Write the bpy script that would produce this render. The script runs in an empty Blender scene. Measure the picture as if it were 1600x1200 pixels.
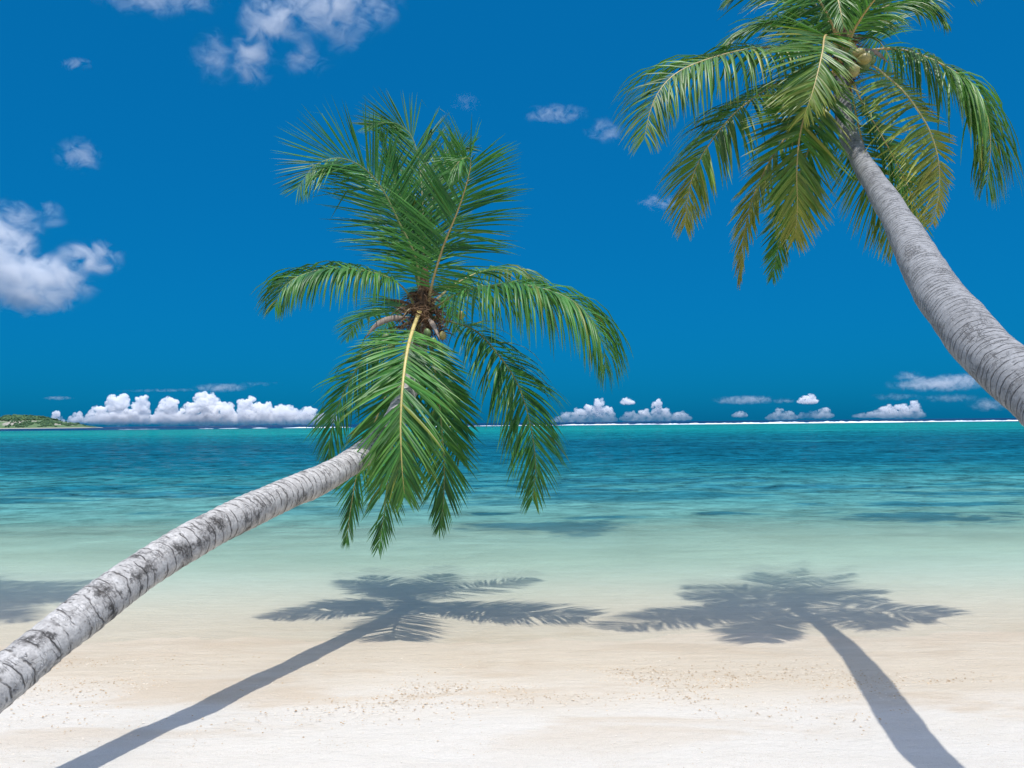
import bpy, bmesh, math, random
from mathutils import Vector, Matrix, noise as mnoise

R = math.radians
rnd = random.Random(7)
scene = bpy.context.scene
COL = scene.collection

# ------------------------------------------------------------------ camera
CAM_H = 2.2
FPX = 28.0 / 36.0 * 1600.0                      # focal length in photo pixels
PITCH = math.atan(60.5 / FPX)
cam_data = bpy.data.cameras.new("camera")
cam_data.lens = 28.0
cam_data.sensor_width = 36.0
cam_data.clip_start = 0.05
cam_data.clip_end = 120000.0
cam = bpy.data.objects.new("camera", cam_data)
COL.objects.link(cam)
CAM_ROT = Matrix.Rotation(math.pi / 2 + PITCH, 3, 'X') @ Matrix.Rotation(R(-0.55), 3, 'Z')
cam.matrix_world = Matrix.Translation((0, 0, CAM_H)) @ CAM_ROT.to_4x4()
scene.camera = cam

# ------------------------------------------------------------------ sky and sun
SUN_TO = Vector((0.06, -0.15, 1.0)).normalized()        # direction towards the sun, from the trunk shadows
world = bpy.data.worlds.new("World")
scene.world = world
world.use_nodes = True
wn, wl = world.node_tree.nodes, world.node_tree.links
wn.clear()
w_out = wn.new("ShaderNodeOutputWorld")
w_bg = wn.new("ShaderNodeBackground")
w_sky = wn.new("ShaderNodeTexSky")
w_sky.sky_type = 'NISHITA'
w_sky.sun_disc = False
w_sky.sun_elevation = math.asin(SUN_TO.z)
w_sky.sun_rotation = math.atan2(SUN_TO.x, SUN_TO.y)
w_sky.altitude = 0.0
w_sky.air_density = 1.0
w_sky.dust_density = 1.5
w_sky.ozone_density = 2.0
# polariser-like blue tint away from the sun; overhead sky kept bright for fill
w_geo = wn.new("ShaderNodeTexCoord")
w_dot = wn.new("ShaderNodeVectorMath"); w_dot.operation = 'DOT_PRODUCT'
w_dot.inputs[1].default_value = SUN_TO
w_sq = wn.new("ShaderNodeMath"); w_sq.operation = 'MULTIPLY'
w_inv = wn.new("ShaderNodeMath"); w_inv.operation = 'SUBTRACT'; w_inv.inputs[0].default_value = 1.0
w_gam = wn.new("ShaderNodeGamma"); w_gam.inputs[1].default_value = 0.42          # film response behind the filter
w_fil = wn.new("ShaderNodeMix"); w_fil.data_type = 'RGBA'; w_fil.blend_type = 'MULTIPLY'
w_fil.inputs[0].default_value = 1.0
w_fil.inputs[7].default_value = (0.004, 0.40, 0.90, 1)
w_pol = wn.new("ShaderNodeMix"); w_pol.data_type = 'RGBA'
w_pol.clamp_result = False; w_fil.clamp_result = False
wl.new(w_geo.outputs["Generated"], w_dot.inputs[0])
wl.new(w_dot.outputs["Value"], w_sq.inputs[0]); wl.new(w_dot.outputs["Value"], w_sq.inputs[1])
wl.new(w_sq.outputs[0], w_inv.inputs[1])
w_mr = wn.new("ShaderNodeMapRange"); w_mr.interpolation_type = 'SMOOTHSTEP'
w_mr.inputs[1].default_value = 0.46; w_mr.inputs[2].default_value = 0.86
wl.new(w_inv.outputs[0], w_mr.inputs[0])
wl.new(w_mr.outputs[0], w_pol.inputs[0])
wl.new(w_sky.outputs[0], w_gam.inputs[0]); wl.new(w_gam.outputs[0], w_fil.inputs[6])
wl.new(w_sky.outputs[0], w_pol.inputs[6]); wl.new(w_fil.outputs[2], w_pol.inputs[7])
wl.new(w_pol.outputs[2], w_bg.inputs["Color"])
w_bg.inputs["Strength"].default_value = 0.15
wl.new(w_bg.outputs[0], w_out.inputs["Surface"])

sun_data = bpy.data.lights.new("sun", 'SUN')
sun_data.energy = 2.15
sun_data.angle = R(0.53)
sun_data.color = (1.0, 0.98, 0.94)
sun = bpy.data.objects.new("sun", sun_data)
COL.objects.link(sun)
sun.rotation_euler = SUN_TO.to_track_quat('Z', 'Y').to_euler()
sun.location = (0, 0, 30)

vs = scene.view_settings
vs.view_transform = 'Standard'; vs.look = 'None'; vs.exposure = 0.85; vs.gamma = 1.0
vs.use_curve_mapping = False
scene.cycles.max_bounces = 14
scene.cycles.diffuse_bounces = 4
scene.cycles.transparent_max_bounces = 16
scene.cycles.volume_bounces = 12
scene.cycles.volume_max_steps = 128
scene.cycles.caustics_reflective = False
scene.cycles.caustics_refractive = False

# ------------------------------------------------------------------ helpers
def at(px, py, Y):
    """surveyed point: bearing read off the photograph, at distance Y (metres along the beach normal)"""
    d = CAM_ROT @ Vector(((px - 800) / FPX, -(py - 600) / FPX, -1.0))
    return Vector((0, 0, CAM_H)) + d * (Y / d.y)

def link(name, me, mat=None, parent=None):
    o = bpy.data.objects.new(name, me)
    COL.objects.link(o)
    if mat is not None and me is not None:
        me.materials.append(mat)
    if parent is not None:
        o.parent = parent
    return o

def tag(o, label=None, cat=None, group=None, kind=None):
    if label: o["label"] = label
    if cat: o["category"] = cat
    if group: o["group"] = group
    if kind: o["kind"] = kind
    return o

def mesh_from(name, verts, faces, smooth=True):
    me = bpy.data.meshes.new(name)
    me.from_pydata([tuple(v) for v in verts], [], faces)
    if smooth:
        me.polygons.foreach_set("use_smooth", [True] * len(me.polygons))
    me.update()
    return me

def fbm(p, o=4, h=1.0, l=2.0):
    return mnoise.fractal(Vector(p), h, l, o, noise_basis='PERLIN_ORIGINAL')

def catmull(pts, n):
    """n samples along a smooth curve through pts, evenly spaced by length"""
    P = [Vector(p) for p in pts]
    P = [P[0] * 2 - P[1]] + P + [P[-1] * 2 - P[-2]]
    dense = []
    for i in range(1, len(P) - 2):
        a, b, c, d = P[i - 1:i + 3]
        for k in range(24):
            t = k / 24.0
            dense.append(0.5 * ((2 * b) + (c - a) * t + (2 * a - 5 * b + 4 * c - d) * t * t + (3 * b - a - 3 * c + d) * t ** 3))
    dense.append(P[-2])
    L = [0.0]
    for a, b in zip(dense[:-1], dense[1:]):
        L.append(L[-1] + (b - a).length)
    out, j = [], 0
    for i in range(n):
        s = L[-1] * i / (n - 1)
        while j < len(L) - 2 and L[j + 1] < s:
            j += 1
        t = (s - L[j]) / max(1e-9, L[j + 1] - L[j])
        out.append(dense[j].lerp(dense[j + 1], min(1, max(0, t))))
    return out, L[-1]

def tangents(C):
    return [(C[min(i + 1, len(C) - 1)] - C[max(i - 1, 0)]).normalized() for i in range(len(C))]

class Nodes:
    """small wrapper to write a node tree"""
    def __init__(self, name):
        self.m = bpy.data.materials.new(name); self.m.use_nodes = True
        self.t = self.m.node_tree; self.t.nodes.clear()
        self.out = self.t.nodes.new("ShaderNodeOutputMaterial")
    def n(self, typ, props=None, **inp):
        nd = self.t.nodes.new(typ)
        for k, v in (props or {}).items():
            setattr(nd, k, v)
        for k, v in inp.items():
            key = int(k[1:]) if k[0] == 'i' and k[1:].isdigit() else k.replace('_', ' ')
            self.put(nd.inputs[key], v)
        return nd
    def put(self, sock, v):
        if isinstance(v, bpy.types.NodeSocket):
            self.t.links.new(v, sock)
        else:
            sock.default_value = v
    def math(self, op, a, b=0.0, c=0.0, clamp=False):
        return self.n("ShaderNodeMath", {"operation": op, "use_clamp": clamp}, i0=a, i1=b, i2=c).outputs[0]
    def vmath(self, op, a, b=(0, 0, 0)):
        nd = self.n("ShaderNodeVectorMath", {"operation": op}, i0=a, i1=b)
        return nd.outputs["Value"] if op in ('LENGTH', 'DOT_PRODUCT', 'DISTANCE') else nd.outputs["Vector"]
    def noise(self, vec, scale=1.0, detail=4.0, rough=0.55, dist=0.0):
        return self.n("ShaderNodeTexNoise", None, Vector=vec, Scale=scale, Detail=detail, Roughness=rough, Distortion=dist).outputs["Fac"]
    def maprange(self, v, a, b, c=0.0, d=1.0, smooth=True):
        return self.n("ShaderNodeMapRange", {"interpolation_type": 'SMOOTHSTEP' if smooth else 'LINEAR'}, i0=v, i1=a, i2=b, i3=c, i4=d).outputs[0]
    def mix(self, fac, a, b, blend='MIX'):
        nd = self.n("ShaderNodeMix", {"data_type": 'RGBA', "blend_type": blend}, i0=fac, i6=a, i7=b)
        return nd.outputs[2]
    def ramp(self, fac, stops, interp='LINEAR'):
        nd = self.t.nodes.new("ShaderNodeValToRGB")
        nd.color_ramp.interpolation = interp
        el = nd.color_ramp.elements
        while len(el) > 1:
            el.remove(el[-1])
        el[0].position, el[0].color = stops[0][0], (*stops[0][1], 1)
        for p, c in stops[1:]:
            e = el.new(p); e.color = (*c, 1)
        self.put(nd.inputs[0], fac)
        return nd.outputs["Color"]
    def scale(self, vec, s):
        return self.vmath('MULTIPLY', vec, s)
    def bump(self, height, strength=0.5, dist=0.02, normal=None):
        nd = self.n("ShaderNodeBump", None, Strength=strength, Distance=dist, Height=height)
        if normal is not None:
            self.put(nd.inputs["Normal"], normal)
        return nd.outputs["Normal"]

def C4(r, g, b): return (r, g, b, 1.0)

# ------------------------------------------------------------------ materials: beach and sea
WATERLINE = 8.2
def ground_z(x, y):
    if y < WATERLINE:
        return 0.045 * (WATERLINE - y)
    d = y - WATERLINE
    return -0.030 * d if d < 40 else -1.2 - 1.8 * (1 - math.exp(-(d - 40) / 80))

def mat_sand():
    N = Nodes("sand")
    pos = N.n("ShaderNodeNewGeometry").outputs["Position"]
    sep = N.n("ShaderNodeSeparateXYZ", None, Vector=pos)
    X, Y = sep.outputs["X"], sep.outputs["Y"]
    wob = N.noise(N.scale(pos, (0.35, 0.8, 0.0)), 1.0, 3.0)
    edge = N.math('ADD', Y, N.math('MULTIPLY', N.math('SUBTRACT', wob, 0.5), 2.2))
    edge = N.math('ADD', edge, N.math('MULTIPLY', X, 0.10))
    wet = N.maprange(edge, 5.6, 7.1)
    grain = N.noise(pos, 210.0, 3.0, 0.7)
    mott = N.noise(N.scale(pos, (1.0, 2.6, 1.0)), 2.4, 5.0, 0.6)
    streak = N.noise(N.scale(pos, (0.8, 7.0, 1.0)), 1.6, 4.0, 0.6)
    dry = N.mix(mott, C4(0.605, 0.555, 0.475), C4(0.675, 0.637, 0.572))
    damp = N.mix(streak, C4(0.545, 0.445, 0.315), C4(0.665, 0.58, 0.455))
    col = N.mix(wet, dry, damp)
    deepy = N.maprange(Y, 8.5, 13.0)
    col = N.mix(deepy, col, C4(0.63, 0.59, 0.50))
    gold = N.noise(N.scale(pos, (0.55, 1.5, 1.0)), 1.0, 4.0, 0.6, 0.5)
    gold = N.math('MULTIPLY', N.maprange(gold, 0.48, 0.66), N.math('MULTIPLY', N.maprange(Y, 4.6, 6.0), N.maprange(Y, 9.5, 8.0)))
    col = N.mix(N.math('MULTIPLY', gold, 0.6), col, C4(0.52, 0.41, 0.285))
    rp = N.noise(N.scale(pos, (1.6, 11.0, 1.0)), 1.3, 5.0, 0.65, 0.8)  # light ripples of the shallows, painted as darker streaks into the sand colour
    rp = N.maprange(rp, 0.36, 0.64, 0.0, 1.0)
    rpa = N.math('MULTIPLY', N.maprange(Y, 6.2, 8.0), 0.30)
    col = N.mix(N.math('MULTIPLY', rp, rpa), col, C4(0.44, 0.38, 0.28))
    gm = N.maprange(grain, 0.25, 0.75, 0.82, 1.08)
    col = N.mix(1.0, col, N.n("ShaderNodeCombineColor", None, Red=gm, Green=gm, Blue=gm).outputs[0], 'MULTIPLY')
    spk = N.math('MULTIPLY', N.maprange(N.noise(pos, 120.0, 2.0, 0.6), 0.60, 0.70), N.maprange(N.noise(N.scale(pos, (1.0, 2.0, 1.0)), 1.5, 4.0, 0.6), 0.40, 0.62, 0.10, 0.75))
    col = N.mix(spk, col, C4(0.40, 0.30, 0.19))
    h1 = N.noise(N.scale(pos, (3.0, 7.0, 1.0)), 2.0, 6.0, 0.62)
    nb = N.bump(h1, 0.6, 0.05)
    nb = N.bump(N.noise(pos, 45.0, 4.0, 0.7), 0.6, 0.012, nb)
    nb = N.bump(grain, 0.6, 0.006, nb)
    rough = N.maprange(wet, 0.0, 1.0, 0.95, 0.55)
    b = N.n("ShaderNodeBsdfPrincipled", None, Base_Color=col, Roughness=rough, Normal=nb)
    b.inputs["Specular IOR Level"].default_value = 0.25
    N.t.links.new(b.outputs[0], N.out.inputs[0])
    return N.m

def mat_water():
    N = Nodes("sea_water")
    pos = N.n("ShaderNodeNewGeometry").outputs["Position"]
    sep = N.n("ShaderNodeSeparateXYZ", None, Vector=pos)
    X, Y = sep.outputs["X"], sep.outputs["Y"]
    # bottom relief: wandering edges of the sand flat, weed beds and channels
    w1 = N.noise(N.scale(pos, (0.045, 0.13, 0.0)), 1.0, 5.0, 0.55)
    w2 = N.noise(N.scale(pos, (0.010, 0.034, 0.0)), 1.0, 4.0, 0.55)
    ly = N.math('LOGARITHM', N.math('MAXIMUM', Y, 1.0), 10.0)
    lyw = N.math('ADD', ly, N.math('MULTIPLY', N.math('SUBTRACT', w1, 0.5), 0.30))
    t = N.maprange(lyw, 0.9, 3.3, 0.0, 1.0, False)
    # log10(Y): 8m .90, 13m 1.11, 20m 1.30, 30m 1.48, 45m 1.65, 90m 1.95, 180m 2.26, 500m 2.70, 700m 2.85
    def p(v): return (v - 0.9) / 2.4
    body = N.ramp(t, [
        (p(0.98), (0.47, 0.50, 0.40)),
        (p(1.12), (0.29, 0.43, 0.33)),
        (p(1.26), (0.125, 0.285, 0.245)),
        (p(1.40), (0.048, 0.185, 0.185)),
        (p(1.54), (0.015, 0.130, 0.150)),
        (p(1.66), (0.004, 0.088, 0.128)),
        (p(1.92), (0.003, 0.072, 0.112)),
        (p(2.12), (0.003, 0.12, 0.145)),
        (p(2.36), (0.004, 0.185, 0.175)),
        (p(2.66), (0.004, 0.16, 0.155)),
        (p(2.74), (0.001, 0.035, 0.10)),
        (p(3.20), (0.001, 0.025, 0.08)),
    ])
    # weed and coral patches
    wp = N.noise(N.scale(pos, (0.10, 0.34, 0.0)), 1.0, 5.0, 0.6, 0.4)
    patch = N.maprange(wp, 0.54, 0.60)
    near = N.math('MULTIPLY', N.maprange(ly, 1.22, 1.42), N.maprange(ly, 2.30, 2.05))
    body = N.mix(N.math('MULTIPLY', N.math('MULTIPLY', patch, near), 0.85), body, C4(0.006, 0.095, 0.130))
    # the darker coral heads that lie in the shallows
    hd = N.noise(N.scale(pos, (0.5, 0.9, 0.0)), 1.0, 5.0, 0.65, 0.6)
    acc = None
    for (cx, cy, rx, ry) in ((0.9, 16.7, 2.3, 1.25), (-0.9, 19.6, 1.0, 0.5), (2.4, 18.4, 1.6, 0.45), (9.2, 18.0, 3.2, 1.2), (10.5, 20.8, 3.4, 0.9), (5.2, 19.0, 0.9, 0.5), (0.4, 25.5, 5.0, 1.6), (9.5, 26.5, 5.5, 1.5), (-12.0, 26.0, 6.0, 1.7), (-8.0, 20.5, 2.2, 0.45), (13.5, 23.5, 4.0, 1.0), (4.5, 30.0, 6.0, 2.0)):
        dd = N.vmath('MULTIPLY', N.vmath('SUBTRACT', pos, (cx, cy, 0)), (1 / rx, 1 / ry, 0))
        e = N.math('SUBTRACT', 1.0, N.vmath('LENGTH', dd))
        acc = e if acc is None else N.math('MAXIMUM', acc, e)
    heads = N.maprange(N.math('ADD', acc, N.math('MULTIPLY', N.math('SUBTRACT', hd, 0.5), 4.5)), 0.0, 0.7)
    heads = N.math('MULTIPLY', heads, N.maprange(acc, -0.4, 0.1))
    body = N.mix(N.math('MULTIPLY', heads, 0.85), body, C4(0.016, 0.115, 0.15))
    bright = N.maprange(w2, 0.55, 0.70)
    far = N.math('MULTIPLY', N.maprange(ly, 1.75, 2.0), N.maprange(ly, 2.68, 2.6))
    body = N.mix(N.math('MULTIPLY', N.math('MULTIPLY', bright, far), 0.6), body, C4(0.025, 0.27, 0.25))
    # streaks of weed and sand, plus wave ripples' light and dark painted into the colour
    st = N.noise(N.scale(pos, (0.65, 1.0, 0.0)), 1.0, 8.0, 0.82, 0.3)
    st2 = N.noise(N.scale(pos, (0.09, 0.24, 0.0)), 1.0, 8.0, 0.80, 0.4)
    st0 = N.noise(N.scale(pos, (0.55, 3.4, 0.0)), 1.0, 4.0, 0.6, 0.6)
    sk = N.math('ADD', N.math('MULTIPLY', N.math('SUBTRACT', st, 0.5), N.maprange(ly, 1.1, 1.5, 1.0, 5.5)), N.math('MULTIPLY', N.math('SUBTRACT', st2, 0.5), N.maprange(ly, 1.5, 1.8, 0.0, 2.6)))
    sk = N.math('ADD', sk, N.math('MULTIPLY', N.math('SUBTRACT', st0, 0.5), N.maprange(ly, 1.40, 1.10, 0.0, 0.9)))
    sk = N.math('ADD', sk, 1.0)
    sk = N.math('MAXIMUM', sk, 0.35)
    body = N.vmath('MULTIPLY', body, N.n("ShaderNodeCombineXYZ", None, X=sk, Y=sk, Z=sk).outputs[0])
    # ripples
    r1 = N.noise(N.scale(pos, (1.0, 2.6, 1.0)), 1.7, 4.0, 0.6, 0.3)
    r2 = N.noise(N.scale(pos, (0.35, 0.9, 1.0)), 0.55, 4.0, 0.6, 0.3)
    r3 = N.noise(N.scale(pos, (1.0, 2.4, 1.0)), 7.0, 3.0, 0.6)
    calm = N.maprange(Y, 9.0, 30.0, 0.25, 1.0)
    nb = N.bump(r2, N.math('MULTIPLY', calm, 0.9), 0.35)
    nb = N.bump(r1, N.math('MULTIPLY', calm, 0.8), 0.10, nb)
    nb = N.bump(r3, 0.30, 0.012, nb)
    # how much of the light comes back from the water itself, and not from the sand below
    body_f = N.maprange(lyw, 0.98, 1.40)
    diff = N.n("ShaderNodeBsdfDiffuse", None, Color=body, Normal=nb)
    clear = N.n("ShaderNodeBsdfTransparent", None, Color=N.mix(N.maprange(Y, 8.2, 14.0), C4(0.97, 0.985, 0.98), C4(0.80, 0.95, 0.92)))
    mixb = N.n("ShaderNodeMixShader", None, i0=body_f, i1=clear.outputs[0], i2=diff.outputs[0])
    gl = N.n("ShaderNodeBsdfGlossy", None, Color=C4(1, 1, 1), Roughness=N.maprange(Y, 20.0, 120.0, 0.06, 0.14), Normal=nb)
    fr = N.n("ShaderNodeFresnel", None, IOR=1.33, Normal=nb)
    # a polarising filter kills most of the reflection near Brewster's angle, less towards the horizon
    frc = N.math('MULTIPLY', fr.outputs[0], N.maprange(Y, 9.0, 40.0, 0.10, 0.26))
    sh = N.n("ShaderNodeMixShader", None, i0=frc, i1=mixb.outputs[0], i2=gl.outputs[0])
    N.t.links.new(sh.outputs[0], N.out.inputs[0])
    return N.m

# ------------------------------------------------------------------ ground and sea
def make_ground():
    ys = [-60, -30, -12, -5, 0, 2, 3]
    y = 3.0
    while y < 14: y += 0.10; ys.append(y)
    while y < 400: y *= 1.08; ys.append(y)
    xs = [-600, -250, -100, -50, -28]
    x = -16.0
    while x <= 16.0: xs.append(x); x += 0.16
    xs += [28, 50, 100, 250, 600]
    V, F = [], []
    for yy in ys:
        for xx in xs:
            z = ground_z(xx, yy)
            if 2.5 < yy < 15 and abs(xx) < 17:
                amp = 0.012 if yy > 6.5 else 0.02
                z += amp * fbm((xx * 0.9, yy * 1.8, 0.3), 4) + 0.004 * fbm((xx * 5, yy * 9, 1.7), 2)
            V.append((xx, yy, z))
    nx = len(xs)
    for j in range(len(ys) - 1):
        for i in range(nx - 1):
            a = j * nx + i
            F.append((a, a + 1, a + nx + 1, a + nx))
    o = link("beach", mesh_from("beach", V, F), mat_sand())
    tag(o, "white sand beach running down into the water", kind="structure")

def make_water():
    ys = [7.0]
    while ys[-1] < 170: ys.append(ys[-1] * 1.0095 + 0.005)
    nfine = len(ys)
    while ys[-1] < 90000: ys.append(ys[-1] * 1.25)
    V, F = [], []
    ks = [-2.6, -1.7, -1.1] + [i / 190.0 for i in range(-152, 153)] + [1.1, 1.7, 2.6]
    for r_, yy in enumerate(ys):
        a = min(1.0, max(0.0, (yy - 9.0) / 22)) * (0.055 if r_ < nfine else 0.0)
        for k in ks:
            xx = k * (yy + 4.0)
            z = 0.0
            if a > 0 and abs(k) < 1:
                z = a * (fbm((xx * 0.42 + 0.12 * yy, yy * 0.95, 4.0), 3) + 0.5 * mnoise.noise(Vector((xx * 0.11, yy * 0.26, 9.0)))) + 0.004 * mnoise.noise(Vector((xx * 1.5, yy * 3.2, 2.0)))
            V.append((xx, yy, z))
    nx = len(ks)
    for j in range(len(ys) - 1):
        for i in range(nx - 1):
            a = j * nx + i
            F.append((a, a + 1, a + nx + 1, a + nx))
    o = link("sea", mesh_from("sea", V, F), mat_water())
    tag(o, "clear turquoise lagoon deepening to blue sea", kind="structure")

make_ground()
make_water()

# ------------------------------------------------------------------ coral grit washed up along the tide line
def make_grit():
    N = Nodes("coral_grit")
    rn = N.n("ShaderNodeNewGeometry").outputs["Random Per Island"]
    col = N.ramp(rn, [(0.0, (0.42, 0.29, 0.17)), (0.6, (0.60, 0.47, 0.32)), (1.0, (0.76, 0.69, 0.58))])
    b = N.n("ShaderNodeBsdfPrincipled", None, Base_Color=col, Roughness=0.9)
    N.t.links.new(b.outputs[0], N.out.inputs[0])
    V, F = [], []
    def piece(x, y, s):
        z = ground_z(x, y)
        a = rnd.uniform(0, 6.28); ca, sa = math.cos(a), math.sin(a)
        e = s * rnd.uniform(0.5, 1.0); hgt = s * rnd.uniform(0.25, 0.5)
        base = len(V)
        for (u, v, w) in ((-1, -.7, -.3), (1, -.8, -.3), (.9, .7, -.3), (-.8, .9, -.3), (-.5, -.3, 1), (.5, -.4, .9), (.4, .4, 1), (-.5, .4, .8)):
            u += rnd.uniform(-.2, .2); v += rnd.uniform(-.2, .2)
            V.append((x + (u * ca * s - v * sa * e), y + (u * sa * s + v * ca * e), z + w * hgt))
        for q in ((0, 1, 5, 4), (1, 2, 6, 5), (2, 3, 7, 6), (3, 0, 4, 7), (4, 5, 6, 7)):
            F.append(tuple(base + i for i in q))
    n = 0
    while n < 6500:
        x = rnd.uniform(-4.4, 5.4)
        line = 6.55 - 0.10 * x + 0.22 * math.sin(x * 0.9 + 0.5)
        y = rnd.gauss(line, 0.42)
        dens = mnoise.noise(Vector((x * 0.8, y * 1.6, 3.3)))
        if dens + 0.15 < rnd.uniform(-0.3, 0.45) or y > 7.7 or y < 4.6:
            continue
        piece(x, y, rnd.choice((0.004, 0.005, 0.006, 0.007, 0.009)))
        n += 1
    for _ in range(700):
        piece(rnd.uniform(-4, 4.5), rnd.uniform(4.4, 6.2), rnd.choice((0.003, 0.004, 0.006)))
    o = link("coral_grit", mesh_from("coral_grit", V, F, False), N.m)
    tag(o, "scattered tan coral and shell grit along the tide line", "grit", kind="stuff")
make_grit()

# ------------------------------------------------------------------ palm materials
def mat_leaf(name, green_a, green_b, yellow, brown):
    N = Nodes(name)
    at_ = N.n("ShaderNodeAttribute", {"attribute_name": "tint"})
    sp = N.n("ShaderNodeSeparateColor", None, Color=at_.outputs["Color"])
    age, rv = sp.outputs["Red"], sp.outputs["Green"]
    g = N.mix(rv, green_a, green_b)
    g = N.mix(N.maprange(age, 0.15, 0.75), g, yellow)
    g = N.mix(N.maprange(age, 0.72, 1.0), g, brown)
    pos = N.n("ShaderNodeNewGeometry").outputs["Position"]
    sp2 = N.noise(pos, 30.0, 2.0)
    g = N.mix(N.maprange(sp2, 0.3, 0.8, 0.0, 0.25), g, N.mix(0.5, g, yellow))
    b = N.n("ShaderNodeBsdfPrincipled", None, Base_Color=g, Roughness=0.40)
    b.inputs["Specular IOR Level"].default_value = 0.28
    tg = N.mix(0.45, g, C4(0.12, 0.36, 0.03))
    tr = N.n("ShaderNodeBsdfTranslucent", None, Color=tg)
    sh = N.n("ShaderNodeMixShader", None, i0=0.27, i1=b.outputs[0], i2=tr.outputs[0])
    N.t.links.new(sh.outputs[0], N.out.inputs[0])
    return N.m

LEAF_L = mat_leaf("palm_leaf_green", C4(0.006, 0.075, 0.028), C4(0.105, 0.34, 0.055), C4(0.28, 0.28, 0.05), C4(0.22, 0.12, 0.045))
LEAF_R = mat_leaf("palm_leaf_yellowing", C4(0.006, 0.070, 0.022), C4(0.11, 0.31, 0.040), C4(0.43, 0.37, 0.055), C4(0.32, 0.18, 0.055))

def mat_rib(name, ca, cb):
    N = Nodes(name)
    at_ = N.n("ShaderNodeAttribute", {"attribute_name": "tint"})
    sp = N.n("ShaderNodeSeparateColor", None, Color=at_.outputs["Color"])
    pos = N.n("ShaderNodeNewGeometry").outputs["Position"]
    ns = N.noise(pos, 18.0, 4.0)
    col = N.mix(sp.outputs["Red"], ca, cb)
    col = N.mix(N.maprange(ns, 0.45, 0.75, 0.0, 0.5), col, C4(0.20, 0.13, 0.06))
    b = N.n("ShaderNodeBsdfPrincipled", None, Base_Color=col, Roughness=0.45, Normal=N.bump(ns, 0.3, 0.01))
    N.t.links.new(b.outputs[0], N.out.inputs[0])
    return N.m
RIB_GREEN = mat_rib("midrib_green", C4(0.20, 0.22, 0.06), C4(0.16, 0.22, 0.07))
RIB_YELLOW = mat_rib("midrib_yellow", C4(0.62, 0.48, 0.17), C4(0.48, 0.40, 0.12))
RIB_ORANGE = mat_rib("midrib_orange", C4(0.50, 0.33, 0.11), C4(0.45, 0.34, 0.10))

def mat_simple(name, ca, cb, scale, rough=0.8, stretch=(1, 1, 1), bump=0.5, bdist=0.01):
    N = Nodes(name)
    co = N.n("ShaderNodeTexCoord").outputs["Object"]
    ns = N.noise(N.scale(co, stretch), scale, 5.0, 0.65)
    col = N.mix(N.maprange(ns, 0.3, 0.7), ca, cb)
    b = N.n("ShaderNodeBsdfPrincipled", None, Base_Color=col, Roughness=rough, Normal=N.bump(ns, bump, bdist))
    N.t.links.new(b.outputs[0], N.out.inputs[0])
    return N.m
FIBRE = mat_simple("palm_fibre", C4(0.05, 0.028, 0.014), C4(0.20, 0.105, 0.045), 30, 0.9, (1, 1, 0.25), 0.9, 0.02)
SPATHE = mat_simple("dry_spathe", C4(0.16, 0.12, 0.09), C4(0.34, 0.26, 0.20), 22, 0.7, (1, 1, 0.2))
STALK = mat_simple("dry_stalk", C4(0.11, 0.07, 0.03), C4(0.42, 0.33, 0.18), 25, 0.8)
NUT_GREEN = mat_simple("coconut_green", C4(0.10, 0.15, 0.05), C4(0.16, 0.22, 0.07), 9, 0.45, (1, 1, 0.4), 0.15)
NUT_YELLOW = mat_simple("coconut_yellow", C4(0.26, 0.22, 0.06), C4(0.40, 0.33, 0.12), 9, 0.45, (1, 1, 0.4), 0.15)

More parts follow.
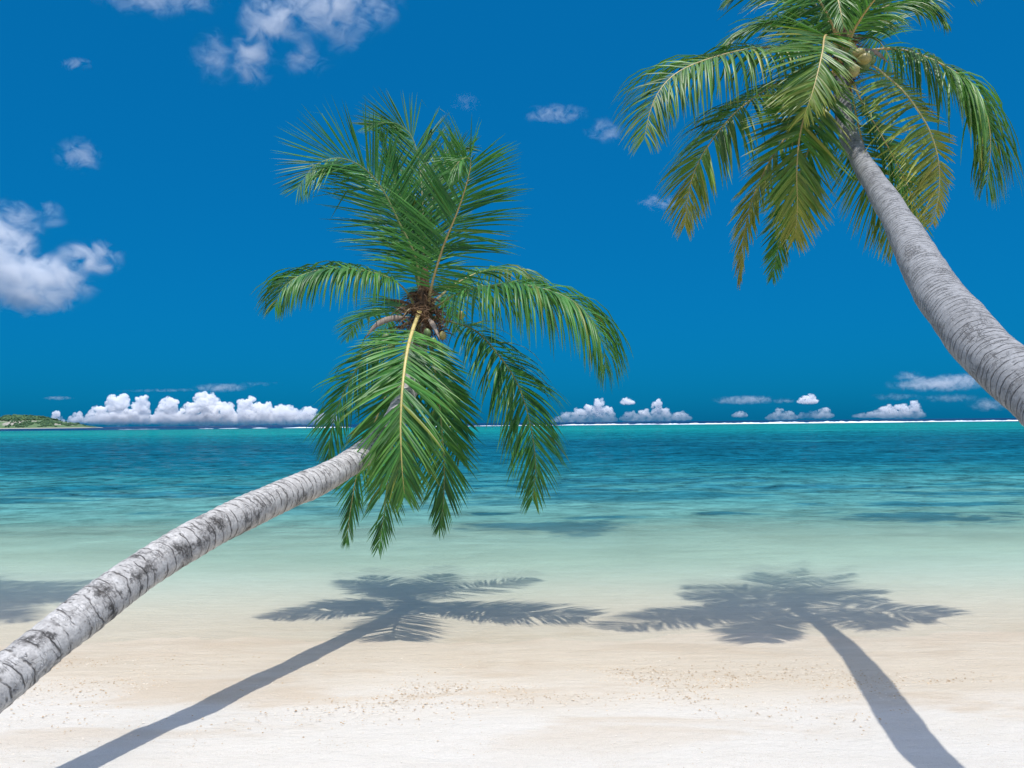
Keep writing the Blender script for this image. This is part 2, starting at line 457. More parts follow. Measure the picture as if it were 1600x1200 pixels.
def mat_trunk(name, light, mid, dark, blotch, blotch_amt, ring, crack_amt):
    N = Nodes(name)
    uv = N.n("ShaderNodeUVMap", {"uv_map": "bark"}).outputs["UV"]
    sp = N.n("ShaderNodeSeparateXYZ", None, Vector=uv)
    U, Vv = sp.outputs["X"], sp.outputs["Y"]
    co = N.n("ShaderNodeTexCoord").outputs["Object"]
    n_big = N.noise(co, 3.2, 4.0, 0.6)
    n_mid = N.noise(co, 14.0, 5.0, 0.65)
    n_fine = N.noise(co, 70.0, 4.0, 0.7)
    ang = N.math('MULTIPLY', U, 6.283185)
    cyl = N.n("ShaderNodeCombineXYZ", None, X=N.math('MULTIPLY', N.math('COSINE', ang), 0.14), Y=N.math('MULTIPLY', N.math('SINE', ang), 0.14), Z=Vv).outputs[0]
    def ridge(stretch, wdt, dist=0.6):
        q = N.noise(N.scale(cyl, stretch), 1.0, 3.0, 0.55, dist)
        return N.maprange(N.math('ABSOLUTE', N.math('SUBTRACT', q, 0.5)), 0.0, wdt, 1.0, 0.0)
    k = 0.085 / ring
    gate = N.noise(N.scale(cyl, (9.0, 9.0, 14.0)), 1.0, 3.0, 0.6)
    gate2 = N.noise(N.scale(cyl, (7.0, 7.0, 5.0)), 1.0, 3.0, 0.6)
    rings = N.math('MULTIPLY', ridge((5.0, 5.0, 17.0 * k), 0.022, 0.15), N.maprange(gate, 0.46, 0.60, 0.0, 0.7))
    rings2 = N.math('MULTIPLY', ridge((8.0, 8.0, 34.0 * k), 0.03, 0.2), N.maprange(gate2, 0.48, 0.62, 0.0, 0.5))
    vw = N.math('ADD', Vv, N.math('MULTIPLY', N.math('SUBTRACT', N.noise(N.scale(cyl, (4.0, 4.0, 6.0)), 1.0, 3.0, 0.6), 0.5), ring * 1.6))
    ph = N.math('FRACT', N.math('DIVIDE', vw, ring))
    line = N.maprange(N.math('ABSOLUTE', N.math('SUBTRACT', ph, 0.5)), 0.0, 0.10, 1.0, 0.0)
    line = N.math('MULTIPLY', line, N.maprange(gate, 0.36, 0.52, 0.15, 1.0))
    scar = N.math('MAXIMUM', N.math('MAXIMUM', rings, rings2), line)
    crack = N.math('MULTIPLY', ridge((30.0, 30.0, 7.0), 0.022, 0.9), N.maprange(gate2, 0.52, 0.62))
    crack = N.math('MULTIPLY', crack, crack_amt)
    col = N.mix(N.maprange(n_mid, 0.3, 0.7), mid, light)
    col = N.mix(N.maprange(n_fine, 0.35, 0.75, 0.0, 0.35), col, dark)
    bl = N.math('MULTIPLY', N.maprange(N.math('ADD', n_big, N.math('MULTIPLY', n_mid, 0.45)), 0.75, 0.90), blotch_amt)
    bl = N.math('MULTIPLY', bl, N.maprange(n_fine, 0.22, 0.52))
    col = N.mix(bl, col, blotch)
    mark = N.math('MAXIMUM', scar, crack)
    col = N.mix(N.math('MULTIPLY', mark, 0.88), col, dark)
    hgt = N.math('SUBTRACT', N.math('ADD', N.math('MULTIPLY', n_mid, 0.5), N.math('MULTIPLY', n_fine, 0.25)), mark)
    b = N.n("ShaderNodeBsdfPrincipled", None, Base_Color=col, Roughness=0.85, Normal=N.bump(hgt, 0.8, 0.012))
    b.inputs["Specular IOR Level"].default_value = 0.3
    N.t.links.new(b.outputs[0], N.out.inputs[0])
    return N.m
BARK_L = mat_trunk("bark_mottled", C4(0.62, 0.595, 0.56), C4(0.42, 0.40, 0.375), C4(0.06, 0.052, 0.045), C4(0.035, 0.032, 0.030), 0.9, 0.085, 0.45)
BARK_R = mat_trunk("bark_grey", C4(0.36, 0.36, 0.36), C4(0.285, 0.285, 0.285), C4(0.075, 0.072, 0.070), C4(0.10, 0.10, 0.10), 0.25, 0.052, 0.75)

# ------------------------------------------------------------------ palm builders
def make_trunk(palm, pts, radii, mat, ring, seed, amp=0.022, nseg=520, nround=64):
    C, L = catmull(pts, nseg)
    T = tangents(C)
    ref = Vector((0, 0, 1))
    N0 = (ref - T[0] * ref.dot(T[0])).normalized()
    V, F, UV = [], [], []
    nr = len(radii) - 1
    for i in range(nseg):
        t = i / (nseg - 1)
        N0 = (N0 - T[i] * N0.dot(T[i])).normalized()
        B0 = T[i].cross(N0)
        k = t * nr; a = min(int(k), nr - 1)
        r = radii[a] + (radii[a + 1] - radii[a]) * (k - a)
        v = t * L
        r *= 1 + 0.07 * fbm((v * 1.9, seed, 0), 4)
        for j in range(nround + 1):
            th = 2 * math.pi * j / nround
            cx, cy = math.cos(th), math.sin(th)
            wv = v + ring * 0.7 * mnoise.noise(Vector((cx * 1.3, cy * 1.3, v * 3 + seed)))
            ph = (wv / ring) % 1.0
            step = (ph if ph < 0.86 else (1 - ph) / 0.14 * 0.86) - 0.45
            rr = r * (1 + amp * step + 0.035 * mnoise.noise(Vector((cx * 1.2 + seed, cy * 1.2, v * 2.2))) + 0.016 * mnoise.noise(Vector((cx * 4 + seed, cy * 4, v * 11))))
            V.append(C[i] + N0 * (cx * rr) + B0 * (cy * rr))
            UV.append((j / nround, v))
    m = nround + 1
    for i in range(nseg - 1):
        for j in range(nround):
            a = i * m + j
            F.append((a, a + 1, a + m + 1, a + m))
    me = mesh_from("trunk", V, F)
    uvl = me.uv_layers.new(name="bark")
    for lp in me.loops:
        uvl.data[lp.index].uv = UV[lp.vertex_index]
    return link("trunk", me, mat, palm)

def set_tint(me, cols):
    ca = me.color_attributes.new("tint", 'FLOAT_COLOR', 'POINT')
    flat = []
    for c in cols:
        flat += [c[0], c[1], c[2], 1.0]
    ca.data.foreach_set("color", flat)

def make_frond(palm, pts, leaf, rib, length=0.75, n=62, droop=0.8, face=(0, 0, 1), face2=None, alpha=(72, 24), vee=12,
               age=0.1, tip_age=0.2, sides=(1.0, 1.0), start=0.16, width=0.032, seed=0, rib_w=0.030, droop_tip=None, curl=0.0):
    """a feather frond along pts: blades = many narrow leaflets, child midrib = tapered stalk"""
    rg = random.Random(seed * 977 + 13)
    n = int(n * 1.3); width *= 0.84
    NS = 48
    C, L = catmull(pts, NS)
    T = tangents(C)
    f1 = Vector(face).normalized(); f2 = Vector(face2 if face2 else face).normalized()
    NRM = []
    for i in range(NS):
        t = i / (NS - 1)
        fv = f1.lerp(f2, t)
        nv = fv - T[i] * fv.dot(T[i])
        if nv.length < 0.12 and NRM:
            nv = NRM[-1] - T[i] * NRM[-1].dot(T[i])
        if NRM:
            nv = NRM[-1].lerp(nv.normalized(), 0.5); nv = nv - T[i] * nv.dot(T[i])
        NRM.append(nv.normalized())
    V, F, TI = [], [], []
    down = Vector((0, 0, -1))
    if droop_tip is None: droop_tip = droop
    clump = [rg.uniform(-1, 1) for _ in range(12)]
    gaps = [(sg, rg.uniform(.15, .95), rg.uniform(.006, .022)) for sg in (-1, 1) for _ in range(2)]      # torn places
    for s, sc in ((-1, sides[0]), (1, sides[1])):
        if sc <= 0: continue
        for k in range(n):
            t = start + (1 - start) * ((k + rg.uniform(-0.3, 0.3)) / (n - 1))
            t = min(0.999, max(start, t))
            if rg.random() < 0.03: continue
            if any(sg == s and abs(t - gc) < gw for sg, gc, gw in gaps): continue
            x = t * (NS - 1); i = min(int(x), NS - 2); u = x - i
            p = C[i].lerp(C[i + 1], u); tg = T[i].lerp(T[i + 1], u).normalized(); nm = NRM[i].lerp(NRM[i + 1], u).normalized()
            b = tg.cross(nm).normalized()
            tt = (t - start) / (1 - start)
            prof = 0.66 + 0.34 * math.sin(math.pi * min(1, tt / 0.36) / 2) if tt < 0.36 else 1 - 0.74 * ((tt - 0.36) / 0.64) ** 1.9
            ln = length * sc * prof * rg.uniform(0.88, 1.08)
            cl = clump[int(tt * 11)] * 0.5 + clump[(int(tt * 11) + 5) % 12] * 0.2 * s
            al = R(alpha[0] + (alpha[1] - alpha[0]) * tt ** 0.9 + rg.gauss(0, 4.5) + cl * 7)
            ve = R(vee + rg.gauss(0, 8) + cl * 6)
            d = (tg * math.cos(al) + (b * s * math.cos(ve) + nm * math.sin(ve)) * math.sin(al)).normalized()
            g = (droop + (droop_tip - droop) * tt) * rg.uniform(0.75, 1.25)
            w0 = width * rg.uniform(0.85, 1.15) * (0.28 + 0.72 * prof)
            roll = R(rg.uniform(-28, 28))
            rv = min(1, max(0, 0.5 + 0.35 * cl + rg.uniform(-0.35, 0.35)))
            la = age + (tip_age - age) * tt ** 2 + rg.uniform(-0.08, 0.08)
            if rg.random() < 0.03: la += 0.3
            q = p.copy(); base = len(V); SEG = 5
            kink = rg.choice((2, 3, 4)) if rg.random() < 0.07 else -1
            kv = Vector((rg.uniform(-.6, .6), rg.uniform(-.6, .6), -rg.uniform(.5, 1.6)))
            for e in range(SEG + 1):
                ee = e / SEG
                wd = (tg - d * tg.dot(d))
                if wd.length < 0.05: wd = nm.cross(d)
                wd.normalize()
                wd = Matrix.Rotation(roll * (0.5 + ee), 3, d) @ wd
                up = wd.cross(d)
                w = w0 * (0.45 if e == 0 else (1.0 if ee < 0.45 else max(0.03, 1 - ((ee - 0.45) / 0.55) ** 1.4)))
                V += [q - wd * (w / 2), q + up * (0.22 * w), q + wd * (w / 2)]
                ta = min(1, max(0, la + 0.45 * max(0, ee - 0.72) * (1 + 2 * age)))
                TI += [(ta, rv, ee)] * 3
                if e < SEG:
                    a0 = base + e * 3
                    F += [(a0, a0 + 1, a0 + 4, a0 + 3), (a0 + 1, a0 + 2, a0 + 5, a0 + 4)]
                q = q + d * (ln / SEG)
                d = (d + down * (g * (0.35 + ee) / SEG) + tg * (curl / SEG)).normalized()
                if e == kink: d = (d + kv).normalized()
    me = mesh_from("frond", V, F)
    set_tint(me, TI)
    fr = link("frond", me, leaf, palm)
    # midrib
    V, F, TI = [], [], []
    NR = 8
    for i in range(NS):
        t = i / (NS - 1)
        w = rib_w * (1.5 - 0.7 * t / 0.15 if t < 0.15 else 0.8 * (1 - (t - 0.15) / 0.85) ** 0.8 + 0.07)
        b = T[i].cross(NRM[i]).normalized()
        for j in range(NR):
            th = 2 * math.pi * j / NR
            V.append(C[i] + b * (math.cos(th) * w * 0.62) + NRM[i] * (math.sin(th) * w * 0.45 - 0.1 * w))
            TI.append((t, 0, 0))
    for i in range(NS - 1):
        for j in range(NR):
            a, c = i * NR + j, i * NR + (j + 1) % NR
            F.append((a, c, c + NR, a + NR))
    F.append(tuple(range(NR - 1, -1, -1)))
    me = mesh_from("midrib", V, F)
    set_tint(me, TI)
    link("midrib", me, rib, fr)
    return fr

def make_tube(name, palm, pts, radii, mat, nround=8, n=14, flat=1.0):
    C, L = catmull(pts, n)
    T = tangents(C)
    nrm = Vector((0.3, -1, 0.2))
    V, F = [], []
    nr = len(radii) - 1
    for i in range(n):
        t = i / (n - 1); k = t * nr; a = min(int(k), nr - 1)
        r = radii[a] + (radii[a + 1] - radii[a]) * (k - a)
        nrm = (nrm - T[i] * nrm.dot(T[i])).normalized(); b = T[i].cross(nrm)
        for j in range(nround):
            th = 2 * math.pi * j / nround
            V.append(C[i] + b * (math.cos(th) * r) + nrm * (math.sin(th) * r * flat))
    for i in range(n - 1):
        for j in range(nround):
            a, c = i * nround + j, i * nround + (j + 1) % nround
            F.append((a, c, c + nround, a + nround))
    F.append(tuple(range(nround - 1, -1, -1))); F.append(tuple((n - 1) * nround + j for j in range(nround)))
    return link(name, mesh_from(name, V, F), mat, palm)

def make_nut(palm, p, axis, r, mat, elong=1.3):
    bm = bmesh.new()
    bmesh.ops.create_uvsphere(bm, u_segments=14, v_segments=10, radius=1.0)
    q = Vector(axis).to_track_quat('Z', 'Y')
    for v in bm.verts:
        c = v.co.copy()
        th = math.atan2(c.y, c.x)
        k = 1 + 0.05 * math.cos(3 * th)                  # three blunt ridges
        taper = 1 - 0.16 * c.z
        v.co = Vector(p) + q @ Vector((c.x * r * k * taper, c.y * r * k * taper, c.z * r * elong))
    me = bpy.data.meshes.new("coconut"); bm.to_mesh(me); bm.free()
    me.polygons.foreach_set("use_smooth", [True] * len(me.polygons))
    return link("coconut", me, mat, palm)

def make_fibre(palm, c, r, n, seed, zspread=0.30):
    """ragged brown leaf-sheath fibre and dead flower strands round the bud"""
    rg = random.Random(seed)
    V, F = [], []
    for _ in range(n):
        a = rg.uniform(0, 6.283); z = rg.uniform(-0.5, 0.6) * zspread
        d = Vector((math.cos(a), math.sin(a), rg.uniform(-0.9, 0.7))).normalized()
        p = Vector(c) + Vector((math.cos(a) * r * 0.5, math.sin(a) * r * 0.5, z))
        ln = rg.uniform(0.10, 0.34) * (r / 0.12); w = rg.uniform(0.004, 0.013)
        s = d.cross(Vector((rg.uniform(-1, 1), rg.uniform(-1, 1), rg.uniform(-1, 1)))).normalized()
        base = len(V)
        for e in range(4):
            ww = w * (1 - e / 3.3)
            V += [p - s * ww, p + s * ww]
            if e < 3: F.append((base + 2 * e, base + 2 * e + 1, base + 2 * e + 3, base + 2 * e + 2))
            p = p + d * (ln / 3); d = (d + Vector((rg.uniform(-.35, .35), rg.uniform(-.35, .35), -0.45))).normalized()
    o = link("fibre", mesh_from("fibre", V, F), FIBRE, palm)
    tag(o, kind="stuff")
    return o

def palm_empty(loc, label, group="coconut palms on the beach"):
    o = bpy.data.objects.new("coconut_palm", None)
    COL.objects.link(o)
    tag(o, label, "palm tree", group)
    return o

def fr3(plist, yc, scale=1.0):
    """(px, py, metres behind the bud) -> points"""
    return [at(px, py, yc + dy) for px, py, dy in plist]

# ------------------------------------------------------------------ left palm
def left_palm():
    P = palm_empty((0, 0, 0), "leaning coconut palm with mottled trunk reaching low over the sand from the left")
    trunk = [(-3.02, 2.7, 0.20), (-2.93, 3.2, 0.42), (-2.80, 3.85, 0.70), (-2.69, 4.35, 0.895), (-2.58, 4.8, 1.07), (-2.445, 5.3, 1.25), (-2.25, 5.88, 1.42), (-2.0, 6.73, 1.58),
             (-1.77, 7.6, 1.705), (-1.54, 8.29, 1.90), (-1.36, 8.75, 2.12), (-1.20, 9.25, 2.62), (-1.12, 9.5, 3.10), (-1.11, 9.6, 3.46)]
    make_trunk(P, trunk, [0.15, 0.135, 0.122, 0.126, 0.132, 0.134, 0.136, 0.134, 0.128, 0.12, 0.11], BARK_L, 0.085, 3.1, amp=0.055)
    yc = 9.62
    U, Fc = (0, 0, 1), (0, -1, 0.15)
    def f(pl, **k):
        k.setdefault("leaf", LEAF_L); k.setdefault("rib", RIB_GREEN)
        return make_frond(P, fr3(pl, yc), **k)
    # upper crown
    f([(657, 470, 0), (650, 405, .05), (624, 348, .05), (597, 295, 0), (566, 261, -.15), (529, 247, -.35), (492, 259, -.55), (466, 293, -.7)],
      length=.95, n=90, width=.026, droop=.10, face=(.35, -1, .1), face2=(.3, -.9, .55), alpha=(82, 24), vee=6, seed=1, age=.08, tip_age=.05, start=.10)
    f([(660, 465, .05), (662, 393, .2), (660, 314, .4), (655, 256, .6), (645, 217, .7), (629, 198, .7), (608, 191, .6), (575, 196, .4)],
      length=.95, n=90, width=.025, droop=.04, face=(0, -1, 0), face2=(.3, -.9, .4), alpha=(68, 18), vee=4, seed=2, start=.14)
    f([(668, 478, -.05), (676, 440, -.1), (692, 387, -.2), (713, 335, -.3), (726, 298, -.4), (735, 262, -.5), (733, 247, -.62), (720, 250, -.75), (704, 268, -.82)],
      length=.96, n=90, width=.027, droop=.34, face=(0, -1, .1), face2=(-.2, -.8, .6), alpha=(84, 30), vee=6, seed=3, age=.14, tip_age=.05, start=.10, rib=RIB_ORANGE)
    f([(656, 460, .1), (650, 382, .25), (634, 327, .3), (618, 287, .35), (608, 243, .35), (597, 212, .3), (588, 205, .25)],
      length=.42, n=60, droop=.5, face=(.4, -.8, 0), alpha=(42, 20), vee=30, seed=4, age=.16, start=.1)
    f([(664, 462, .15), (671, 380, .5), (676, 310, .8), (690, 262, 1.0), (712, 236, 1.1), (735, 228, 1.1)],
      length=.74, n=64, droop=.1, face=(0, -1, 0), alpha=(64, 22), vee=4, seed=5, start=.15)
    f([(658, 462, .2), (640, 395, .55), (615, 330, .95), (590, 285, 1.25), (560, 268, 1.4), (545, 275, 1.45)],
      length=.70, n=56, droop=.25, face=(.2, -1, .1), alpha=(66, 22), vee=4, seed=6, start=.15)
    # side fronds
    f([(650, 484, -.05), (640, 462, -.1), (624, 444, -.15), (598, 430, -.25), (553, 420, -.4), (505, 421, -.55), (466, 432, -.7), (441, 452, -.8), (430, 478, -.85)],
      length=.76, n=84, droop=5.5, droop_tip=1.4, face=(0, -.35, 1), face2=(.2, -.55, 1), alpha=(82, 30), vee=4, seed=7, age=.16, tip_age=.2, start=.20)
    f([(668, 486, -.05), (686, 476, -.15), (710, 461, -.25), (748, 449, -.4), (806, 444, -.55), (856, 453, -.65), (895, 470, -.72), (923, 498, -.78), (941, 533, -.8), (947, 575, -.8)],
      length=1.12, n=98, droop=5.5, droop_tip=3.2, face=(0, -.2, 1), face2=(.5, -.4, .6), alpha=(82, 34), vee=2, seed=8, age=.12, start=.17)
    f([(668, 480, .1), (688, 462, .3), (709, 445, .5), (747, 426, .8), (786, 421, 1.1), (825, 434, 1.4), (850, 462, 1.6), (862, 500, 1.7)],
      length=.72, n=72, droop=2.6, face=(-.1, -.2, 1), alpha=(80, 30), vee=4, seed=9, age=.24, rib=RIB_YELLOW)
    f([(672, 494, -.05), (702, 502, -.15), (742, 516, -.28), (777, 552, -.4), (804, 591, -.48), (820, 630, -.52), (831, 676, -.55), (837, 727, -.55), (832, 780, -.53)],
      length=.84, n=88, droop=2.0, droop_tip=.6, face=(.35, -.4, .9), face2=(.55, -.85, 0), alpha=(80, 24), vee=2, seed=10, age=.10, start=.14)
    # hanging fronds
    f([(657, 486, -.02), (655, 488, -.15), (652, 496, -.35), (645, 515, -.6), (636, 550, -.95), (629, 604, -1.3), (626, 665, -1.5), (628, 727, -1.6), (632, 772, -1.6)],
      length=.86, n=94, droop=.5, face=(.08, -1, .25), face2=(0, -1, 0), alpha=(62, 22), vee=4, seed=11, age=.20, tip_age=.28, start=.24, rib=RIB_YELLOW, rib_w=.046, width=.036)
    f([(648, 500, .05), (622, 512, .1), (593, 533, .1), (555, 581, .1), (532, 625, .08), (519, 667, .05), (512, 715, .02)],
      length=.70, n=70, droop=1.1, droop_tip=.5, face=(-.5, -.6, .7), face2=(-.6, -.8, 0), alpha=(68, 22), vee=0, seed=12, age=.02, tip_age=.05)
    f([(650, 505, -.1), (628, 560, -.1), (598, 630, -.1), (574, 690, -.12), (557, 745, -.16), (548, 796, -.2), (541, 845, -.2)],
      length=.52, n=60, droop=.3, face=(-.3, -1, .1), alpha=(50, 16), vee=4, seed=13, age=.22, rib=RIB_YELLOW)
    f([(655, 505, -.2), (642, 560, -.35), (626, 630, -.42), (612, 705, -.45), (604, 765, -.42), (599, 810, -.4), (591, 855, -.38)],
      length=.60, n=62, droop=.3, face=(-.1, -1, .1), alpha=(54, 18), vee=4, seed=14, age=.10)
    f([(662, 505, -.1), (674, 550, -.15), (684, 610, -.2), (690, 668, -.2), (694, 727, -.2), (693, 784, -.18), (687, 822, -.16)],
      length=.66, n=64, droop=.3, face=(.2, -1, .1), alpha=(56, 18), vee=4, seed=15, age=.05)
    f([(664, 505, .05), (680, 560, .1), (700, 620, .15), (712, 670, .15), (718, 715, .15)],
      length=.56, n=48, droop=.4, face=(.3, -1, .2), alpha=(58, 20), vee=4, seed=16, age=.03)
    # fronds going away from the camera
    f([(648, 490, .15), (625, 486, .6), (592, 488, 1.1), (560, 502, 1.5), (542, 528, 1.8)],
      length=.60, n=54, droop=.8, face=(-.1, -.1, 1), alpha=(70, 22), vee=4, seed=17, age=.12)
    f([(662, 480, .2), (672, 455, .7), (690, 452, 1.3), (704, 475, 1.9), (712, 515, 2.3)],
      length=.72, n=56, droop=.8, face=(0, 0, 1), face2=(0, 1, .3), alpha=(70, 22), vee=4, seed=18)
    f([(652, 492, .15), (640, 478, .7), (622, 480, 1.3), (606, 502, 1.8), (596, 545, 2.2)],
      length=.72, n=56, droop=.8, face=(0, 0, 1), face2=(0, 1, .3), alpha=(70, 22), vee=4, seed=19)
    # bud, sheath fibre, spathes, flower stalks, nuts
    make_tube("crown_shaft", P, fr3([(660, 520, 0), (661, 480, 0), (663, 448, .05), (665, 418, .08)], yc), [.10, .115, .075, .035], FIBRE, 14, 20)
    make_fibre(P, at(659, 488, yc), .125, 420, 5, .45)
    make_fibre(P, at(640, 505, yc - .25), .12, 120, 15, .30)
    make_fibre(P, at(678, 508, yc - .25), .12, 120, 16, .30)
    make_tube("spathe", P, fr3([(640, 496, -.2), (610, 498, -.5), (588, 508, -.62), (571, 528, -.68)], yc), [.012, .036, .034, .004], SPATHE, 8, 14, .45)
    make_tube("spathe", P, fr3([(668, 494, -.2), (678, 510, -.5), (687, 530, -.66)], yc), [.012, .038, .006], SPATHE, 8, 12, .5)
    make_tube("spathe", P, fr3([(645, 476, -.05), (622, 470, -.1), (602, 468, -.12)], yc), [.012, .020, .003], FIBRE, 8, 12, .5)
    rg = random.Random(31)
    for k in range(9):
        a = R(rg.uniform(0, 360))
        c = at(660, 490, yc)
        d = Vector((math.cos(a), math.sin(a) - .3, rg.uniform(-.1, .5)))
        make_tube("flower_stalk", P, [c + d * .08, c + d * .22 + Vector((0, 0, .03)), c + d * .36 + Vector((0, 0, -.10))], [.014, .010, .004], STALK, 6, 8)
    for (px, py, dy, m) in ((603, 527, -.62, NUT_GREEN), (668, 520, -.62, NUT_GREEN), (692, 524, -.6, NUT_YELLOW), (688, 542, -.6, NUT_GREEN), (677, 534, -.66, NUT_GREEN), (642, 520, -.3, NUT_GREEN), (720, 492, -.3, NUT_YELLOW), (612, 540, -.33, NUT_GREEN)):
        make_nut(P, at(px, py, yc + dy), (rg.uniform(-.4, .4), rg.uniform(-.4, .4), 1), .042, m, 1.25)
    return P
left_palm()

# ------------------------------------------------------------------ right palm
def right_palm():
    P = palm_empty((0, 0, 0), "taller coconut palm with smooth grey trunk curving in from the right edge")
    trunk = [(2.72, 2.10, 0.20), (2.66, 2.35, 0.75), (2.60, 2.75, 1.30), (2.555, 3.25, 1.82), (2.555, 3.75, 2.22), (2.63, 4.42, 2.58), (2.72, 4.81, 2.80), (2.86, 5.28, 3.02), (3.04, 5.84, 3.33), (3.21, 6.35, 3.63),
             (3.38, 6.95, 4.02), (3.55, 7.65, 4.50), (3.62, 8.1, 4.87), (3.66, 8.5, 5.32), (3.70, 8.68, 5.62), (3.74, 8.8, 5.95), (3.76, 8.85, 6.2)]
    make_trunk(P, trunk, [0.185, 0.165, 0.148, 0.142, 0.142, 0.144, 0.138, 0.122, 0.104, 0.092, 0.086], BARK_R, 0.052, 8.4, amp=0.022)
    yc = 8.85
    def f(pl, **k):
        k.setdefault("leaf", LEAF_R); k.setdefault("rib", RIB_ORANGE)
        return make_frond(P, fr3(pl, yc), **k)
    # left side
    f([(1312, 98, -.05), (1282, 84, -.15), (1240, 74, -.3), (1190, 74, -.45), (1150, 80, -.55), (1110, 91, -.65), (1073, 105, -.75), (1047, 122, -.82), (1027, 147, -.9), (1015, 177, -.95), (1007, 215, -1.0)],
      length=.92, n=98, droop=5.5, droop_tip=.9, face=(-.1, -.3, 1), face2=(-.4, -.9, .3), alpha=(82, 32), vee=2, seed=31, age=.15, tip_age=.30, start=.14)
    f([(1312, 75, -.05), (1300, 38, -.12), (1280, 0, -.2), (1250, -45, -.3), (1208, -85, -.4), (1160, -108, -.5), (1110, -105, -.6)],
      length=1.12, n=92, droop=.5, face=(.1, -1, .3), face2=(0, -1, .5), alpha=(86, 34), vee=2, seed=32, age=.08, start=.10)
    f([(1310, 82, .1), (1285, 55, .2), (1250, 40, .3), (1205, 36, .4), (1165, 48, .5), (1135, 72, .55)],
      length=.72, n=72, droop=1.2, face=(-.1, -.5, 1), alpha=(74, 24), vee=2, seed=33, age=.05)
    f([(1310, 70, .1), (1292, 30, .35), (1262, -5, .6), (1220, -25, .85), (1175, -22, 1.0), (1140, 0, 1.1)],
      length=.80, n=72, droop=.9, face=(0, -.6, 1), alpha=(76, 26), vee=2, seed=51, age=.05)
    f([(1315, 95, -.2), (1303, 66, -.6), (1290, 55, -1.0), (1285, 82, -1.35), (1277, 117, -1.5), (1267, 152, -1.6), (1256, 182, -1.62)],
      length=.82, n=80, droop=.5, face=(0, -.6, 1), face2=(.05, -1, .1), alpha=(64, 26), vee=4, sides=(.60, 1.0), seed=34, age=.20, tip_age=.42, start=.30, width=.038)
    f([(1312, 110, -.25), (1296, 122, -.55), (1275, 148, -.8), (1257, 183, -.98), (1248, 225, -1.08), (1245, 273, -1.12), (1246, 322, -1.1), (1243, 370, -1.05)],
      length=.76, n=92, droop=.3, face=(-.2, -1, .4), face2=(0, -1, 0), alpha=(60, 26), vee=4, seed=35, age=.20, tip_age=.55, start=.16, width=.034)
    f([(1308, 112, -.1), (1275, 114, -.2), (1230, 122, -.28), (1186, 147, -.35), (1150, 175, -.4), (1120, 209, -.42), (1096, 245, -.45), (1082, 277, -.45), (1074, 315, -.45), (1070, 350, -.43)],
      length=.78, n=92, droop=3.0, droop_tip=.5, face=(-.3, -.4, 1), face2=(-.6, -.8, 0), alpha=(78, 26), vee=0, seed=36, age=.14, tip_age=.6, start=.16)
    f([(1312, 125, .05), (1280, 150, .1), (1242, 195, .15), (1205, 248, .18), (1180, 300, .2), (1166, 347, .2), (1158, 400, .2), (1155, 440, .2)],
      length=.46, n=70, droop=.5, face=(-.5, -.6, .4), face2=(-.9, -.3, 0), alpha=(52, 16), vee=0, seed=37, age=.36, tip_age=.85)
    f([(1314, 130, .05), (1295, 170, .05), (1265, 230, .0), (1240, 300, -.05), (1223, 360, -.08), (1213, 402, -.1), (1207, 432, -.1)],
      length=.50, n=64, droop=.3, face=(-.1, -1, .1), alpha=(56, 22), vee=4, seed=38, age=.14, tip_age=.22, rib=RIB_GREEN)
    # right side
    f([(1325, 112, .1), (1334, 160, .5), (1346, 215, .75), (1366, 285, .9), (1384, 340, 1.0), (1396, 392, 1.0)],
      length=.84, n=76, droop=.45, face=(.2, -1, .3), face2=(.3, -1, 0), alpha=(80, 30), vee=2, seed=39, age=.26, tip_age=.45)
    f([(1326, 106, -.15), (1345, 98, -.3), (1366, 104, -.45), (1384, 118, -.55), (1413, 144, -.65), (1440, 181, -.75), (1457, 215, -.8), (1467, 256, -.82), (1467, 302, -.82), (1458, 348, -.8)],
      length=.84, n=90, droop=.7, droop_tip=.4, face=(.2, -.8, .6), face2=(.3, -1, 0), alpha=(96, 40), vee=0, seed=40, age=.36, tip_age=.62, sides=(.35, 1.0), start=.20, rib=RIB_YELLOW)
    f([(1326, 96, -.05), (1353, 80, -.1), (1400, 76, -.2), (1447, 89, -.3), (1487, 109, -.4), (1518, 133, -.45), (1538, 167, -.5), (1547, 208, -.52), (1546, 258, -.53), (1541, 285, -.53)],
      length=1.05, n=98, droop=5.0, droop_tip=2.6, face=(.1, -.4, 1), face2=(.5, -.65, .4), alpha=(84, 34), vee=0, seed=41, age=.18, tip_age=.24, start=.18)
    f([(1322, 85, .05), (1334, 45, .1), (1363, 22, .15), (1394, 6, .2), (1424, 2, .2), (1452, 12, .2), (1474, 32, .15)],
      length=.66, n=72, droop=2.2, face=(.1, -.4, 1), alpha=(80, 30), vee=2, seed=42, age=.12, start=.14)
    f([(1328, 118, .15), (1350, 165, .5), (1385, 225, .8), (1418, 290, .95), (1436, 345, 1.0), (1440, 372, 1.0)],
      length=.66, n=66, droop=.5, face=(.3, -.8, .4), face2=(.6, -.8, 0), alpha=(60, 20), vee=0, seed=43, age=.10, tip_age=.3)
    f([(1320, 85, -.05), (1338, 40, -.3), (1375, -10, -.55), (1420, -40, -.8), (1470, -40, -1.0), (1510, -15, -1.1)],
      length=.72, n=66, droop=.8, face=(.1, -.4, 1), alpha=(72, 22), vee=2, seed=44, age=.10)
    # upright, mostly above the frame
    f([(1316, 80, 0), (1306, 30, .05), (1296, -40, .1), (1278, -110, .05), (1245, -165, -.1), (1205, -180, -.25)],
      length=.80, n=70, droop=.35, face=(.1, -1, .1), alpha=(76, 20), vee=4, seed=45, start=.12)
    f([(1322, 80, .05), (1332, 20, .15), (1345, -50, .3), (1368, -120, .4), (1405, -160, .4), (1440, -155, .35)],
      length=.80, n=70, droop=.4, face=(-.1, -1, .1), alpha=(74, 20), vee=4, seed=46, start=.16)
